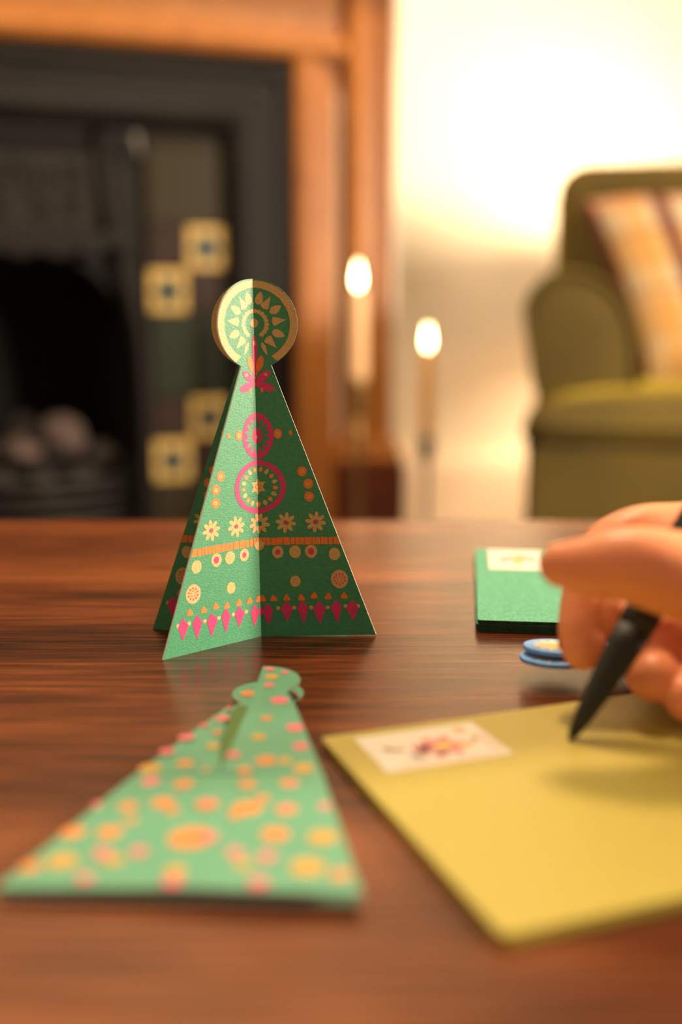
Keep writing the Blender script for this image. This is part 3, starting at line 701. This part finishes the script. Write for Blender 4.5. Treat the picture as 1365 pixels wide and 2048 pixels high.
gx, gy, grz = .0662, .5283, R(-6.5)
for k in range(3):
    e = envelope('envelope', .172, .1270, .00150, 'green_felt', 'green_edge', (gx-.0006*(k == 0)-.0003*(k == 1), gy, TZ+.00155*k), grz+R((.3, -.2, 0)[k]))
    if k == 2: top_e = e
    tag(e, ('dark green envelope lying lowest in the stack behind the hand', 'dark green envelope in the middle of the stack behind the hand', 'green fibrous envelope with a cream stamp, topmost behind the hand')[k], 'envelope', 'stacked green envelopes')
SW, SH = .0262, .0520*.82
st = MB(); st.prism(perforated(SW, SH, 11, 17, .0006), 'z', 0, .00015, 'stamp_paper'); s2 = st.build('postage_stamp', top_e); s2.location = (.0055, -.0008-SH, .0015); s2['label'] = 'cream stamp with a small colourful flower'
q = MB(); L = .00018
for x, y, rx, ry, mname in ((.52, .55, .12, .12, 'stamp_yellow'), (.36, .50, .13, .10, 'stamp_blush'), (.28, .45, .10, .08, 'stamp_pink'), (.42, .66, .10, .05, 'stamp_grey'), (.66, .60, .12, .08, 'stamp_orange'), (.74, .56, .08, .06, 'stamp_pink'), (.52, .42, .15, .05, 'stamp_grey'), (.80, .48, .05, .08, 'stamp_grey'), (.53, .30, .10, .05, 'stamp_yellow'), (.58, .68, .08, .05, 'stamp_pink')):
    q.poly([(a, b, L+.00001*len(q.f)) for a, b in ell(x*SW, y*SH, rx*SW, ry*SH, 0, 14, .06)], mname)
q.build('stamp_print', s2, fixn=False)

# ------------------------------------------------------------------ blue folded paper tree, its two round tops peeping out behind the hand
bx, by = .0665, .352
bt = empty('folded_paper_tree', (bx, by, TZ)); tag(bt, 'blue and cream folded paper tree, round tops showing behind the fingers', 'ornament')
def bcard(name, cx, cy, z, tilt, r_, length, hw):
    pts = disc(0, 0, r_, 25, 335, 26); pts += [(length, -hw), (length, hw)]
    th = .0016
    m = MB(); m.prism(pts, 'z', 0, th, 'sky_blue', side='sky_blue')
    o = m.build(name, bt, bevel=.0004, seg=2); o.location = (cx-bx, cy-by, z); o.rotation_euler = tilt
    q = MB(); zt = th+.00004; n = 28
    outer_ = [(r_*(.84 if i % 2 else .52)*math.cos(2*math.pi*i/n), r_*(.84 if i % 2 else .52)*math.sin(2*math.pi*i/n), zt) for i in range(n)]
    q.poly(outer_, 'cream'); q.build('sunburst_print', o, fixn=False)
    return o
bcard('lower_card', .0705, .3480, .0062, (R(-4), R(1), R(3)), .0116, .10, .030)
bcard('upper_card', .0716, .3512, .0088, (R(-5), R(2), R(2)), .0110, .10, .030)
m = MB(); m.prism([(.03, -.012), (.108, -.032), (.108, .032), (.03, .012)], 'z', .0003, .0012, 'sky_blue'); m.build('base_card', bt)
m = MB(); m.prism([(.102, -.028), (.104, -.028), (.104, .028), (.102, .028)], 'z', .001, .0095, 'sky_blue'); m.build('fold_strip', bt)

# ------------------------------------------------------------------ pen
PT, PD = Vector((.0634, .2886, TZ+.0026)), (Vector((.0990, .3035, .5100))-Vector((.0634, .2886, .4526))).normalized()
pen = empty('pen', PT); pen.rotation_mode = 'QUATERNION'; pen.rotation_quaternion = PD.to_track_quat('Z', 'Y')
tag(pen, 'matte black tapered pen held in the hand', 'pen')
m = MB(); m.lathe([(.0006, 0), (.0008, .0012), (.0016, .0022), (.0017, .004)], 'pen_black', n=16); m.build('nib', pen)
m = MB(); m.lathe([(.0016, .003), (.0026, .008), (.0038, .018), (.0048, .030), (.0051, .036)], 'pen_black', n=32); m.build('tapered_grip', pen)
m = MB(); m.lathe([(.0051, .036), (.0052, .040), (.0052, .120), (.0046, .138), (.0030, .141)], 'pen_black', n=32); m.build('barrel', pen)

# ------------------------------------------------------------------ hand holding the pen: one continuous skin surface
hm = MB()
def limb(P, n=6): pts, r_ = catmull(P, n); hm.tube(pts, r_, 'skin', 20, 6)
# thumb, near side
limb([(.168, .318, .486, .0150), (.134, .300, .491, .0142), (.112, .2875, .4965, .0122), (.0908, .2825, .5008, .0120), (.0760, .2818, .5042, .0103), (.0660, .2832, .5034, .0086), (.0588, .2850, .5034, .0062)])
# index finger, arching over behind the pen and down to its tip
limb([(.150, .336, .500, .0125), (.124, .333, .5035, .0110), (.1044, .330, .5030, .0094), (.0900, .327, .5028, .0090), (.0800, .3245, .4975, .0088), (.0745, .319, .4880, .0080), (.0715, .3135, .4775, .0074), (.0712, .3110, .4720, .0064)])
# middle finger, tip under the pen
limb([(.150, .348, .492, .0120), (.122, .351, .496, .0100), (.100, .350, .493, .0090), (.0880, .340, .488, .0086), (.0815, .326, .4850, .0080), (.0800, .3145, .4825, .0072)])
# ring finger
limb([(.152, .352, .482, .0115), (.126, .350, .476, .0100), (.108, .342, .471, .0092), (.0965, .326, .467, .0086), (.0915, .311, .4660, .0082), (.0900, .303, .4660, .0074)])
# little finger
limb([(.156, .350, .472, .0110), (.134, .344, .467, .0092), (.117, .333, .4635, .0084), (.106, .316, .4620, .0080), (.1005, .302, .4615, .0076), (.0985, .297, .4615, .0068)])
# palm, wrist and forearm
limb([(.150, .336, .498, .0135), (.180, .330, .494, .0170), (.215, .325, .490, .0200)])
limb([(.150, .347, .489, .0135), (.180, .338, .486, .0165), (.215, .328, .486, .0200)])
limb([(.154, .351, .478, .0125), (.182, .343, .477, .0150), (.215, .330, .482, .0190)])
limb([(.158, .349, .469, .0110), (.185, .340, .471, .0140), (.215, .328, .480, .0185)])
limb([(.140, .305, .489, .0145), (.170, .315, .486, .0170), (.205, .322, .486, .0195)])
limb([(.160, .325, .488, .0150), (.190, .328, .485, .0180), (.225, .325, .486, .0215), (.26, .32, .490, .0240), (.34, .305, .505, .0300), (.44, .285, .525, .0360)])
raw = hm.build('person', fixn=True)
rm = raw.modifiers.new('remesh', 'REMESH'); rm.mode = 'VOXEL'; rm.voxel_size = .0009; rm.use_smooth_shade = True
sm = raw.modifiers.new('smooth', 'SMOOTH'); sm.factor = .5; sm.iterations = 5
bpy.context.view_layer.update()
dg = bpy.context.evaluated_depsgraph_get()
nm = bpy.data.meshes.new_from_object(raw.evaluated_get(dg)); raw.modifiers.clear(); raw.data = nm
if not nm.materials: nm.materials.append(MATS['skin'])
for p in nm.polygons: p.use_smooth = True; p.material_index = 0
hand = tag(raw, 'bare right hand reaching in from the right, holding a black pen', 'person')
def nail(c, along, up, L_, W_):
    along = Vector(along).normalized(); up = Vector(up); up = (up-along*up.dot(along)).normalized(); sd = along.cross(up); v = []; f = []; n1, n2 = 8, 8
    for i in range(n1+1):
        for j in range(n2+1):
            a = -1+2*i/n1; b = -1+2*j/n2; k = math.sqrt(max(0, 1-a**4*.9)); v.append(Vector(c)+along*a*L_+sd*b*W_*k - up*(.30*W_*(b*b*k*k) + .12*L_*max(0, a)**2) + up*.0004)
    for i in range(n1):
        for j in range(n2): q_ = i*(n2+1)+j; f.append((q_, q_+1, q_+n2+2, q_+n2+1))
    m = MB(); m.mesh(v, f, 'nail', True); o = m.build('fingernail', hand); return o
nail((.0650, .2890, .5092), (-1, .12, -.22), (-.1, .72, .70), .0040, .0042)
nail((.0662, .3165, .4745), (-.15, -.4, -.9), (-.75, .6, -.2), .0048, .0042)
